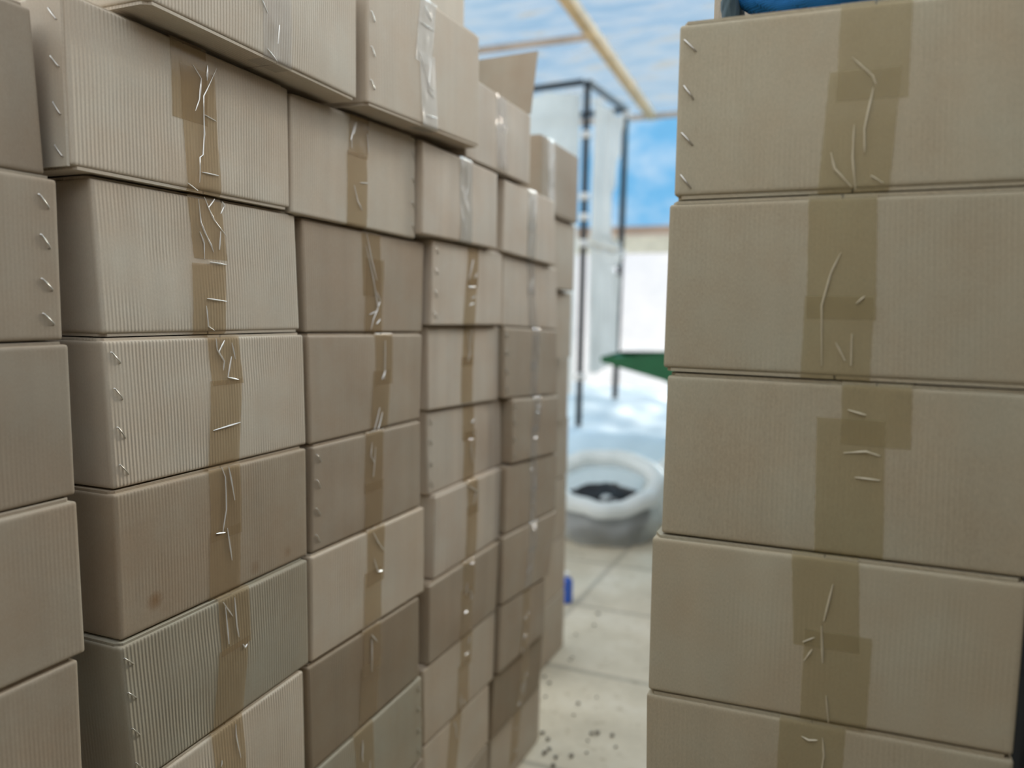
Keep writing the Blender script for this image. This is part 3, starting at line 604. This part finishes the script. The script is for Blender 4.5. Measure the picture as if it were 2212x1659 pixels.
def carton(key, label, m, group, tapes=True, staple=None, tape_kind='tape', crease_kind='crease', bottom_flaps=False, depth=.30, lift=0, wd=.066, open_top=False, joint=None):
    rnd = random.Random(str(key))
    P = [Vector(p)+Vector((0, 0, lift)) for p in FACES[key]]
    D = Vector((0, depth, 0)) if key[0] == 'R' else Vector((-depth, 0, 0))
    c = Carton(P, D, rnd.uniform(0, 20), .0012 if key[0] == 'R' else .0024)
    root = tag(empty('cardboard_box', c.base), label, 'box', group)
    mm = M[m]; th = TH/c.H
    carton_body(c, root, mm, th if bottom_flaps else 0, 1-th)
    g = .0012/c.W; mid = .5
    pcs = TAPES.get(key, [])
    if pcs: mid = min(max(pcs[0][0][0], .42), .6)
    if not open_top:
        ins = (.0012, .003) if key[0] == 'R' else (.0035, .008)
        flap(c, root, mm, 0, mid-g, True, rnd, True, ins); flap(c, root, mm, mid+g, 1, True, rnd, False, ins)
    if bottom_flaps:
        mb = min(max(pcs[-1][1][0], .42), .6) if pcs else .5
        flap(c, root, mm, 0, mb-g, False, rnd, True, (.001, .0025)); flap(c, root, mm, mb+g, 1, False, rnd, False, (.001, .0025))
    if joint == 'S':                                       # stapled joint lapped over the near end panel
        x0 = .002/c.Dl; x1 = .2
        ud = (c.br-c.bl).normalized()
        ring = []
        for k in range(9):
            v = .012+.976*k/8; j = rnd.uniform(-.0008, .0012)/c.Dl
            ring.append((x0+j, v))
        vs = [c.at(0, v, w) for w, v in ring]+[c.at(0, v, x1) for w, v in ring]
        vs += [p-ud*TH for p in vs]; n = 9; fs, uvs = [], []
        def q(*f): fs.append(f); uvs.append([(vs[i].x, vs[i].z) for i in f])
        for k in range(8):
            q(k, k+1, n+k+1, n+k); q(2*n+k, 3*n+k, 3*n+k+1, 2*n+k+1); q(k, 2*n+k, 2*n+k+1, k+1)
        q(0, n, 3*n, 2*n); q(8, 2*n+8, 3*n+8, n+8)
        recalc(mesh('joint_flap', vs, fs, mm, root, uvs, smooth=False, off=c.base))
    if tapes:
        cl = CREASES.get(key)
        for i, pc in enumerate(pcs):
            first, last = i == 0, i == len(pcs)-1
            cz = []
            if cl is not None:
                if last: cz = cl
            else: cz = auto_creases(pc, rnd, wd, c, 2)
            tape(c, root, pc, wd, first and not open_top, last, M[tape_kind], M[crease_kind], cz, .0007+.0005*i, rnd, .0022 if tape_kind in ('tape_white', 'tape_clear') else .0008)
    if staple:
        side, u, vl = staple
        staples(c, root, side, vl, u, rnd)
    return c, root

ORD = ['top', 'second', 'third', 'fourth', 'fifth', 'sixth', 'seventh', 'eighth', 'ninth', 'tenth', 'eleventh']
V4 = [.87, .63, .37, .12]
# what sets each box apart: (key, look, material, options)
SPEC = {
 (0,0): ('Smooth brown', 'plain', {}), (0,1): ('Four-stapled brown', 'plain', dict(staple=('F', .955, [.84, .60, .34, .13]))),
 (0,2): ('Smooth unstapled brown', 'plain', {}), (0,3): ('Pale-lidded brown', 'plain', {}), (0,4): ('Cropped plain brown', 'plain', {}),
 (1,-1): ('Overhanging ribbed tan', 'ribbed', dict(tape_kind='tape_clear', bottom_flaps=True, depth=.33)),
 (1,0): ('End-stapled tan', 'ribbed', dict(bottom_flaps=True, joint='S', staple=('S', .05, [.86, .60, .34, .10]))),
 (1,1): ('Much-creased taped tan', 'ribbed', dict(bottom_flaps=True)),
 (1,2): ('Stapled heavily ribbed tan', 'ribbed', dict(staple=('F', .045, V4))),
 (1,3): ('Brown-stained', 'stained', {}),
 (1,4): ('Grey-olive ribbed stapled', 'olive', dict(staple=('F', .03, V4))),
 (1,5): ('Half-cropped ribbed', 'ribbed', {}),
 (2,-1): ('Clear-taped overhanging stapled', 'soft', dict(tape_kind='tape_white', staple=('F', .035, [.86, .62, .38, .15]), bottom_flaps=True, depth=.33)),
 (2,-2): ('Pinkish recessed', 'ribbed', dict(tapes=False)),
 (2,0): ('Right-stapled ribbed', 'ribbed', dict(staple=('F', .975, [.80, .56, .32, .10]))),
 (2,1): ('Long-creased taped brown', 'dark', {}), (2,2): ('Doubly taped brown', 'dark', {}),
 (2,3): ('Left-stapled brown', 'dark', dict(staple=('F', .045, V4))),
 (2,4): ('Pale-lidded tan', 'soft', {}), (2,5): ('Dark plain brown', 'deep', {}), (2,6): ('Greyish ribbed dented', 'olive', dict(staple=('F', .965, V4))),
 (3,0): ('Clear-taped tan', 'streak', dict(tape_kind='tape_white')), (3,1): ('Left-stapled streaky tan', 'streak', dict(staple=('F', .05, V4))),
 (3,2): ('Unstapled streaky', 'streak', {}), (3,3): ('Left-stapled tan', 'streak', dict(staple=('F', .04, V4))),
 (3,4): ('Set-in tan', 'streak', {}), (3,5): ('Wide-lidded brown', 'dark', {}), (3,6): ('Plain tan', 'soft', {}), (3,7): ('Low tan', 'soft', {}),
 (4,-1): ('Open-flapped pale', 'streak', dict(tape_kind='tape_clear', open_top=True, lift=.006)),
 (4,0): ('White-taped streaky', 'streak', dict(tape_kind='tape_white')), (4,1): ('Clear-taped grey-tan', 'streak', dict(tape_kind='tape_clear')),
 (4,2): ('Left-stapled bluish-taped', 'dark', dict(tape_kind='tape_clear', staple=('F', .04, V4))),
 (4,3): ('Left-stapled brown', 'dark', dict(tape_kind='tape_clear', staple=('F', .04, V4))),
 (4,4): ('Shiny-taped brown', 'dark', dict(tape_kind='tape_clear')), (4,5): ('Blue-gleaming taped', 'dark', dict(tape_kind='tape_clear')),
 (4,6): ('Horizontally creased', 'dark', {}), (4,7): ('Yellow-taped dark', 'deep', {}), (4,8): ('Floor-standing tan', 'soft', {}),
 (5,0): ('White-taped brown', 'dark', dict(tape_kind='tape_white', bottom_flaps=True)),
 ('R',0): ('Left-stapled smooth', 'right', dict(staple=('F', .035, [.86, .60, .34, .10]), bottom_flaps=True)),
 ('R',1): ('Olive-taped smooth', 'right', dict(bottom_flaps=True)), ('R',2): ('Offset-taped smooth', 'right', dict(staple=('F', .955, [.80, .45, .13]))),
 ('R',3): ('Torn-taped protruding', 'right', {}), ('R',4): ('Half-cropped smooth', 'right', {}),
}
STACK = {0: 'cropped leftmost stack', 1: 'nearest full left stack', 2: 'second full left stack',
         3: 'third full left stack', 4: 'fourth full left stack', 5: 'recessed farthest stack', 'R': 'right stack'}
TOPK = {0: 0, 1: -1, 2: -2, 3: 0, 4: -1, 5: 0, 'R': 0}
cartons = {}
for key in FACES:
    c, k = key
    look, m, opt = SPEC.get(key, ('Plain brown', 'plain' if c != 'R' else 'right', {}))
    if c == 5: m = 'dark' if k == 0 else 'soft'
    opt = dict(opt)
    if c == 'R': opt.update(tape_kind='tape_right', crease_kind='crease_faint', wd=.070)
    if key in ((1, -1), (2, -1)): opt['lift'] = .0035 if key[0] == 1 else .012
    if key == (2, -2): opt['lift'] = .014
    pos = k-TOPK[c]
    where = ('topmost of the ' if pos == 0 else ORD[pos]+' from top of the ')+STACK[c]
    label = f'{look} cardboard box, {where}'
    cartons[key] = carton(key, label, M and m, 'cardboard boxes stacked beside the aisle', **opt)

# the open flap of the pale box stands up at its far end
c, root = cartons[(4, -1)]
tr, far = c.at(1, 1, 0), c.at(1, 1, 1)
h = Vector((.005, .035, .185)); n = 8
vs = []
for off in (Vector((0, 0, 0)), Vector((0, .004, 0))):
    for j in range(4):
        for i in range(n+1):
            f = i/n
            vs.append(tr.lerp(far, f)+h*(j/3)*(1-.05*f)+Vector((0, .008*math.sin(j*1.1)*f, 0))+off+Vector((0, -.004, .001)))
fs, uvs = [], []
w = n+1; K = 4*w
def q_(*f):
    fs.append(f); uvs.append([((i % K % w)*.0375, (i % K // w)*.06) for i in f])
for j in range(3):
    for i in range(n):
        a = j*w+i; q_(a, a+1, a+w+1, a+w); q_(K+a, K+a+w, K+a+w+1, K+a+1)
for i in range(n): q_(i, K+i, K+i+1, i+1); a = 3*w+i; q_(a, a+1, K+a+1, K+a)
for j in range(3): q_(j*w, (j+1)*w, K+(j+1)*w, K+j*w); a = j*w+n; q_(a, K+a, K+a+w, a+w)
recalc(mesh('open_flap', vs, fs, M['plain'], root, uvs, smooth=False, off=c.base))  # backlit shade of the flap is put into its darker board
# ------------------------------------------------------------------ things at the far end of the aisle
def lump(name, c, r, m, parent=None, seed=0, amp=.12, freq=3.0, nu=48, nv=26, flat=0, sq=1.0, off=None):
    """closed lumpy body; flat = how far its underside is flattened onto what it stands on"""
    vs, fs = [], []
    for j in range(nv+1):
        ph = math.pi*j/nv-math.pi/2
        for i in range(nu):
            th = 2*math.pi*i/nu
            d = Vector((math.cos(ph)*math.cos(th), math.cos(ph)*math.sin(th), math.sin(ph)))
            k = 1+amp*noise.noise(d*freq+Vector((seed, seed*1.3, 0)))+amp*.4*noise.noise(d*freq*3.1+Vector((0, seed, 0)))
            p = Vector((d.x*r[0]*k, d.y*r[1]*k, d.z*r[2]*k))
            p.z = max(p.z, -r[2]*(1-flat)); vs.append(Vector(c)+p)
    for j in range(nv):
        for i in range(nu):
            k = (i+1) % nu; fs.append((j*nu+i, j*nu+k, (j+1)*nu+k, (j+1)*nu+i))
    return weld(mesh(name, vs, fs, m, parent, off=off), .0003)

# tarp-covered raised bed
tarp = plain('pale_blue_tarp', (.60, .75, .84), .45, scale=3, var=.06, spec=.4)
vs, fs = [], []
nx, ny = 90, 46; x0, x1 = -5.2, .40
for j in range(ny+1):
    t = j/ny
    for i in range(nx+1):
        x = x0+(x1-x0)*i/nx
        front = 5.80+.10*noise.noise((x*1.2, 3.1, 0))
        if t < .3: y = front+.42*t/.3; z = .50*math.sin(math.pi/2*min(1, t/.3))**.9
        else: f = (t-.3)/.7; y = front+.42+f*2.35; z = .50+.19*min(1, f*2)
        z += (.05*noise.noise((x*1.7, y*1.9, 1.0))+.03*noise.noise((x*5.1, y*4.1, 4.0)))*min(1, t*6)
        y -= .05*noise.noise((x*4.2, z*2, 7))*(t < .3)
        vs.append(Vector((x, y, max(z, .003))))
for j in range(ny):
    for i in range(nx): fs.append((j*(nx+1)+i, j*(nx+1)+i+1, (j+1)*(nx+1)+i+1, (j+1)*(nx+1)+i))
tarp_pts = list(vs)
n0 = len(vs)                                              # sides and back down to the floor
edge = [(j*(nx+1)) for j in range(ny+1)]; edge += [ny*(nx+1)+i for i in range(1, nx+1)]; edge += [j*(nx+1)+nx for j in range(ny-1, -1, -1)]
for k in edge: vs.append(Vector((vs[k].x, vs[k].y, .002)))
for a in range(len(edge)-1): fs.append((edge[a], edge[a+1], n0+a+1, n0+a))
tag(recalc(mesh('tarp_mound', vs, fs, tarp)), 'Long low mound under pale blue-white plastic tarp behind the bags', 'tarp')

# black tube frame hung with white film
blk = plain('black_frame_paint', (.018, .022, .026), .4, var=.1)
def sheet_mat(name, col, tfac):
    m, t, out, N, L = mat(name)
    tcn = N('ShaderNodeTexCoord'); nz = N('ShaderNodeTexNoise'); setin(nz, Scale=3.5, Detail=4.0); L(tcn.outputs['Object'], nz.inputs['Vector'])
    r = ramp(N, [(.35, tuple(c*.86 for c in col)), (.65, col)]); L(nz.outputs['Fac'], r.inputs['Fac'])
    tl = N('ShaderNodeBsdfTranslucent'); df = N('ShaderNodeBsdfDiffuse'); L(r.outputs['Color'], tl.inputs[0]); L(r.outputs['Color'], df.inputs[0])
    tr = N('ShaderNodeBsdfTransparent'); gl = N('ShaderNodeBsdfGlossy'); gl.inputs['Roughness'].default_value = .25
    m1 = N('ShaderNodeMixShader'); m1.inputs[0].default_value = .5; L(tl.outputs[0], m1.inputs[1]); L(df.outputs[0], m1.inputs[2])
    m2 = N('ShaderNodeMixShader'); m2.inputs[0].default_value = tfac; L(m1.outputs[0], m2.inputs[1]); L(tr.outputs[0], m2.inputs[2])
    m3 = N('ShaderNodeMixShader'); m3.inputs[0].default_value = .07; L(m2.outputs[0], m3.inputs[1]); L(gl.outputs[0], m3.inputs[2])
    L(m3.outputs[0], out.inputs[0]); return m
wsheet = sheet_mat('milky_film', (.80, .81, .77), .04)
root = tag(empty('film_hung_frame', (-2.6, 6.9, .5)), 'Tall black tube frame hung with torn white film, on the tarp mound', 'frame')
o0 = root.location.copy()
def bar(name, a, b, w, m=blk, parent=root, off=None):
    vs, fs = tube_mesh([a, b], w*.7071, 4, square=True)
    return bevel(mesh(name, vs, fs, m, parent, smooth=False, off=off if off is not None else o0), .003)
def on_tarp(x, y):
    return max(v.z for v in tarp_pts if abs(v.x-x) < .09 and abs(v.y-y) < .09)+.004
P1b, P1t = Vector((-2.02, 6.30, .42)), Vector((-2.06, 6.44, 3.40))
P2b, P2t = Vector((-1.975, 7.27, .55)), Vector((-1.99, 7.45, 3.41))
P3b, P3t = Vector((-3.35, 6.30, .42)), Vector((-3.38, 6.44, 3.36))
P4b, P4t = Vector((-3.30, 7.27, .55)), Vector((-3.32, 7.45, 3.38))
for p in (P1b, P2b, P3b, P4b): p.z = on_tarp(p.x, p.y)
for a, b in ((P1b, P1t), (P2b, P2t), (P3b, P3t), (P4b, P4t)): bar('post', a, b, .052)
for a, b in ((P3t, P1t), (P1t, P2t), (P2t, P4t), (P4t, P3t)): bar('top_rail', a+(b-a).normalized()*.03, b-(b-a).normalized()*.03, .045)
def onpost(b, t, z): return b.lerp(t, (z-b.z)/(t.z-b.z))
grey = plain('grey_rail', (.50, .49, .46), .5)
def side_rail(za, zb): bar('side_rail', onpost(P1b, P1t, za), onpost(P2b, P2t, zb), .03, grey)
side_rail(2.06, 2.05)
white = plain('white_tie', (.80, .80, .78), .5)
for b, t, z in ((P1b, P1t, 2.96), (P1b, P1t, 2.45), (P1b, P1t, 2.28), (P1b, P1t, 2.06), (P1b, P1t, .95), (P2b, P2t, 3.36), (P2b, P2t, 2.06)):
    p = onpost(b, t, z); vs, fs = tube_mesh([p-Vector((0, 0, .028)), p+Vector((0, 0, .028))], .043, 14)
    mesh('tie', vs, fs, white, root, off=o0)
def hung(name, A, Bt, zl, zr, fn_right, nu, nv, amp, seed, ztop, fold=9.0):
    """film hanging between two posts; fn_right(v) gives how far across it reaches (a torn edge)"""
    vs, fs = [], []
    for j in range(nv+1):
        v = j/nv
        for i in range(nu+1):
            u = i/nu*fn_right(v)
            zb = zl+(zr-zl)*u+.05*noise.noise((u*6+seed, 0, 3))*(v < .1)
            z = zb+(ztop-.03*math.sin(math.pi*min(1, u*2.6 % 1))-zb)*v
            a = onpost(A[0], A[1], z); b = onpost(Bt[0], Bt[1], z); p = a.lerp(b, .02+u*.96)
            nn = (b-a).cross(Vector((0, 0, 1))).normalized()
            vs.append(p-nn*.045*0+nn*(amp*(noise.noise((u*fold+seed, z*.5, seed))+.4*noise.noise((u*fold*2.2, z*1.4, seed+4)))))
    for j in range(nv):
        for i in range(nu): fs.append((j*(nu+1)+i, j*(nu+1)+i+1, (j+1)*(nu+1)+i+1, (j+1)*(nu+1)+i))
    return mesh(name, vs, fs, wsheet, root, off=o0)
F3 = (P3b+Vector((0, -.04, 0)), P3t+Vector((0, -.04, 0))); F1 = (P1b+Vector((-.02, -.04, 0)), P1t+Vector((-.02, -.04, 0)))
hung('film_sheet', F3, F1, .75, .80, lambda v: 1.0, 60, 40, .035, 2, 3.33)
S1 = (P1b+Vector((.03, .06, 0)), P1t+Vector((.03, .06, 0))); S2 = (P2b+Vector((.03, 0, 0)), P2t+Vector((.03, 0, 0)))
hung('film_sheet', S1, S2, 2.08, 2.08, lambda v: .93 if v < .06 else (.60+.04*noise.noise((v*9, 1, 2))+.24*max(0, (v-.3)/.7)), 44, 40, .04, 5, 3.30)
hung('film_sheet', S1, S2, .95, 1.05, lambda v: .94+.03*noise.noise((v*8, 5, 2))-.25*max(0, 1-abs(v-.86)/.08), 44, 30, .05, 8, 2.05)

# green sheet-metal chute
grn = plain('dark_green_enamel', (.02, .13, .055), .42, var=.1)
root = tag(empty('feed_chute', (-.85, 5.62, 0)), 'Dark green sheet metal chute tapering leftward behind the right-hand boxes', 'machine')
o0 = root.location.copy()
ya, yb = 5.42, 5.80
out_ = [(-1.585, 1.165, 1.128), (-1.15, 1.175, 1.020), (-.70, 1.185, .86), (-.30, 1.19, .80)]
vs = []
for x, zt, zb in out_:
    k = .02 if x < -1.5 else 0
    for y, z in ((ya, zt), (ya+.006, zb), (yb-.006, zb+.05), (yb-k*4, zt+.03)): vs.append(Vector((x+(.06 if y > 5.7 and x < -1.5 else 0), y, z)))
for x, zt, zb in out_:
    for y, z in ((ya+.008, zt), (ya+.014, zb+.008), (yb-.014, zb+.058), (yb-.008, zt+.03)): vs.append(Vector((x+.008+(.06 if y > 5.7 and x < -1.5 else 0), y, z)))
fs = []
for b in (0, 16):
    for i in range(3):
        for k in range(3): fs.append((b+i*4+k, b+i*4+k+1, b+(i+1)*4+k+1, b+(i+1)*4+k))
    fs.append((b, b+1, b+2, b+3)); fs.append((b+12, b+13, b+14, b+15))
for i in range(3):
    for k in (0, 3): fs.append((i*4+k, (i+1)*4+k, 16+(i+1)*4+k, 16+i*4+k))
fs.append((0, 3, 19, 16)); fs.append((12, 15, 31, 28))
recalc(mesh('tray', vs, fs, grn, root, smooth=False, off=o0))
vs, fs = box_mesh(-.66, -.24, 5.44, 5.78, .46, .80); bevel(mesh('housing', vs, fs, grn, root, smooth=False, off=o0), .01)
for x in (-.62, -.28):
    for y in (5.47, 5.75): bar('leg', Vector((x, y, .002)), Vector((x, y, .47)), .035, grn, root, o0)

# white sacks on the floor
def sack_mat(name, tfac):
    m, t, out, N, L = mat(name)
    tcn = N('ShaderNodeTexCoord'); nz = N('ShaderNodeTexNoise'); setin(nz, Scale=7.0, Detail=4.0); L(tcn.outputs['Object'], nz.inputs['Vector'])
    df = N('ShaderNodeBsdfPrincipled'); setin(df, Roughness=.3); df.inputs['Base Color'].default_value = (.86, .88, .86, 1)
    bp = N('ShaderNodeBump'); setin(bp, Strength=.7, Distance=.02); L(nz.outputs['Fac'], bp.inputs['Height']); L(bp.outputs[0], df.inputs['Normal'])
    tr = N('ShaderNodeBsdfTransparent'); tr.inputs[0].default_value = (.95, .97, .97, 1)
    tl = N('ShaderNodeBsdfTranslucent'); tl.inputs[0].default_value = (.9, .92, .9, 1)
    m1 = N('ShaderNodeMixShader'); m1.inputs[0].default_value = .35; L(df.outputs[0], m1.inputs[1]); L(tl.outputs[0], m1.inputs[2])
    m2 = N('ShaderNodeMixShader'); m2.inputs[0].default_value = tfac; L(m1.outputs[0], m2.inputs[1]); L(tr.outputs[0], m2.inputs[2])
    L(m2.outputs[0], out.inputs[0]); return m
sk = sack_mat('clear_white_plastic', .58)
sk2 = sack_mat('milky_white_plastic', .10)
dark = plain('black_clippings', (.012, .012, .014), .8, scale=30, var=.5, bump=.02)
ctr = Vector((-1.40, 4.98, 0))
root = tag(empty('plastic_sack', ctr), 'Open clear-white plastic sack of black stuff on the tile floor', 'bag')
vs, fs = [], []
nu, prof = 120, []
# (height share, radius) from the floor up, over the rolled rim and down outside it
for k in range(19):
    f = k/18; prof.append((f, .29+.075*math.sin(math.pi*min(1, f*1.05))-.02*f, 0))
for k in range(1, 11):
    a = math.pi*k/10*1.2; prof.append((1, .27+.06*(1-math.cos(a)), .06*math.sin(a)))
for hs, r, dz in prof:
    for i in range(nu):
        th = 2*math.pi*i/nu; ct, st = math.cos(th), math.sin(th)
        hh = .355+.115*math.sin(th+.35)-.055*ct                   # low lip towards the aisle, high at the back and left
        k = 1+.09*noise.noise((ct*2.2, st*2.2, hs*2))+(.025*noise.noise((ct*6, st*6, hs*2+2))+.02*math.cos(th*17+4*hs))*max(.12, .75-.75*hs)
        vs.append(ctr+Vector((r*k*ct*1.03, r*k*st*.98, .003+hs*hh+dz+.025*noise.noise((ct*2, st*2, 9))*hs)))
n = len(prof)
for j in range(n-1):
    for i in range(nu):
        k = (i+1) % nu; fs.append((j*nu+i, j*nu+k, (j+1)*nu+k, (j+1)*nu+i))
fs.append(tuple(range(nu-1, -1, -1)))
cut = 16
recalc(mesh('bag_film', vs[:(cut+1)*nu], [f for f in fs if max(f) < (cut+1)*nu], sk, root, off=ctr))
recalc(mesh('rolled_rim', vs[cut*nu:], [tuple(i-cut*nu for i in f) for f in fs if min(f) >= cut*nu], sk2, root, off=ctr))
lo = lump('filling', ctr+Vector((-.01, .01, .155)), (.305, .30, .175), dark, root, 4, .16, 4.5, flat=.25, off=ctr)
lump('white_scrap', ctr+Vector((.06, -.14, .275)), (.075, .05, .03), sk2, root, 6, .3, 4, 24, 14, off=ctr)
tag(lump('plastic_sack', (-.98, 5.48, .24), (.28, .17, .26), sk2, None, 11, .16, 3.0, flat=.08), 'Full knotted white plastic sack behind the open one', 'bag')

# blue bottle standing behind the recessed stack
blue = plain('blue_plastic', (.03, .13, .62), .25, var=.1, spec=.6)
ctr = Vector((-1.232, 3.70, .001))
root = tag(empty('bottle', ctr), 'Small blue ribbed plastic bottle on the floor behind the recessed stack', 'bottle')
prof = [(0, .0), (.0, .030)]+[(.004+.108*k/36, .033+.0035*math.sin(k*1.05)) for k in range(37)]+[(.120, .026), (.128, .016), (.138, .013)]
vs, fs = [], []
for z, r in prof:
    for i in range(24): a = 2*math.pi*i/24; vs.append(ctr+Vector((r*math.cos(a), r*math.sin(a), z)))
for j in range(len(prof)-1):
    for i in range(24): k = (i+1) % 24; fs.append((j*24+i, j*24+k, (j+1)*24+k, (j+1)*24+i))
weld(mesh('bottle_body', vs, fs, blue, root, off=ctr))
vs, fs = tube_mesh([ctr+Vector((0, 0, .132)), ctr+Vector((0, 0, .150))], .016, 20); mesh('cap', vs, fs, white, root, off=ctr)

# crumbs of dirt on the tiles
dirt = plain('dark_dirt', (.16, .14, .115), .9, scale=60, var=.4)
CRUMBS = [(-1.053, 3.318), (-0.989, 3.08), (-0.991, 3.052), (-1.033, 2.863), (-0.998, 2.818), (-0.973, 2.708), (-0.843, 2.708), (-0.794, 2.785), (-0.831, 2.62), (-0.666, 2.541), (-0.734, 2.524), (-0.733, 2.475), (-0.859, 2.426), (-0.834, 2.371), (-0.84, 2.343), (-0.798, 2.333), (-0.753, 2.362), (-0.714, 2.401), (-0.635, 2.476), (-0.891, 2.457), (-0.717, 2.536), (-0.789, 2.285), (-1.032, 3.603), (-1.007, 3.456)]
for i, (x, y) in enumerate(CRUMBS):
    s = random.uniform(.004, .0085)
    o = lump('dirt_crumb', (0, 0, s*.55), (s*random.uniform(.8, 1.3), s, s*.6), dirt, None, i*1.7, .5, 2.2, 12, 8, flat=.1)
    o.location = (x, y, .0005); o.rotation_euler[2] = random.uniform(0, 6)
    tag(o, 'Dark crumb of dirt lying on the pale floor tiles by the stacks', 'dirt', 'dirt crumbs on the floor tiles')

# on top of the right-hand stack
zt = 1.7745
cb = cartons[('R', 0)][0]
FACES[('R', -1)] = ((-.183, 1.125, zt+.19), (.160, 1.125, zt+.19), (.160, 1.125, zt+.002), (-.183, 1.125, zt+.002))
carton(('R', -1), 'Low tan cardboard box behind the blue mesh bag on the right-hand stack', 'soft', 'cardboard boxes on the right-hand stack', tapes=False, depth=.14)
def cloth(name, col, sc, bump, rough=.6):
    m, t, out, N, L = mat(name)
    b = N('ShaderNodeBsdfPrincipled'); setin(b, Roughness=rough); b.inputs['Specular IOR Level'].default_value = .3
    tcn = N('ShaderNodeTexCoord'); w1 = N('ShaderNodeTexWave'); setin(w1, Scale=sc, Distortion=1.5); w2 = N('ShaderNodeTexWave'); w2.bands_direction = 'Z'; setin(w2, Scale=sc, Distortion=1.5)
    L(tcn.outputs['Object'], w1.inputs['Vector']); L(tcn.outputs['Object'], w2.inputs['Vector'])
    mm = math_node(N, L, 'MULTIPLY', w1.outputs['Fac'], w2.outputs['Fac'])
    r = ramp(N, [(.1, tuple(c*.45 for c in col)), (.6, col)]); L(mm, r.inputs['Fac']); L(r.outputs['Color'], b.inputs['Base Color'])
    bp = N('ShaderNodeBump'); setin(bp, Strength=.6, Distance=bump); L(mm, bp.inputs['Height']); L(bp.outputs[0], b.inputs['Normal']); L(b.outputs[0], out.inputs[0]); return m
ctr = Vector((.048, 1.035, zt))
root = tag(empty('mesh_bag', ctr), 'Bright blue mesh bag lying on top of the right-hand box stack', 'bag')
lump('bag_body', ctr+Vector((0, 0, .062)), (.178, .062, .060), cloth('blue_net', (.03, .30, .85), 160, .001), root, 3, .22, 2.6, 64, 30, flat=.06, off=ctr)
pl = plain('royal_blue_cloth', (.035, .09, .70), .5, var=.08)
vs, fs = [], []
for j in range(13):
    for i in range(31):
        u, v = i/30, j/12; a = math.radians(-35+150*v); y = ctr.y-.069*math.cos(a)-.002*math.sin(u*20); z = zt+.064+.064*math.sin(a)+.004*noise.noise((u*5, v*3, 1))
        vs.append(Vector((ctr.x-.05+.15*u+.05*v, y, z)))
for j in range(12):
    for i in range(30): fs.append((j*31+i, j*31+i+1, (j+1)*31+i+1, (j+1)*31+i))
mesh('cloth_panel', vs, fs, pl, root, off=ctr)
tag(lump('cloth_pouch', (-.147, 1.055, zt+.043), (.0125, .05, .043), plain('slate_cloth', (.10, .15, .18), .8), None, 8, .25, 2.5, 40, 22, flat=.06), 'Slate grey cloth bundle at the left end of the blue bag', 'cloth')

# black lump filling the gap right of the right-hand stack
tag(lump('black_lump', (.352, 1.32, .62), (.105, .33, .66), plain('flat_black', (.004, .005, .007), .75, var=.1, spec=.1), None, 15, .10, 3.0, flat=.06), 'Black lumpy shape in the gap right of the right-hand stack', 'bag')
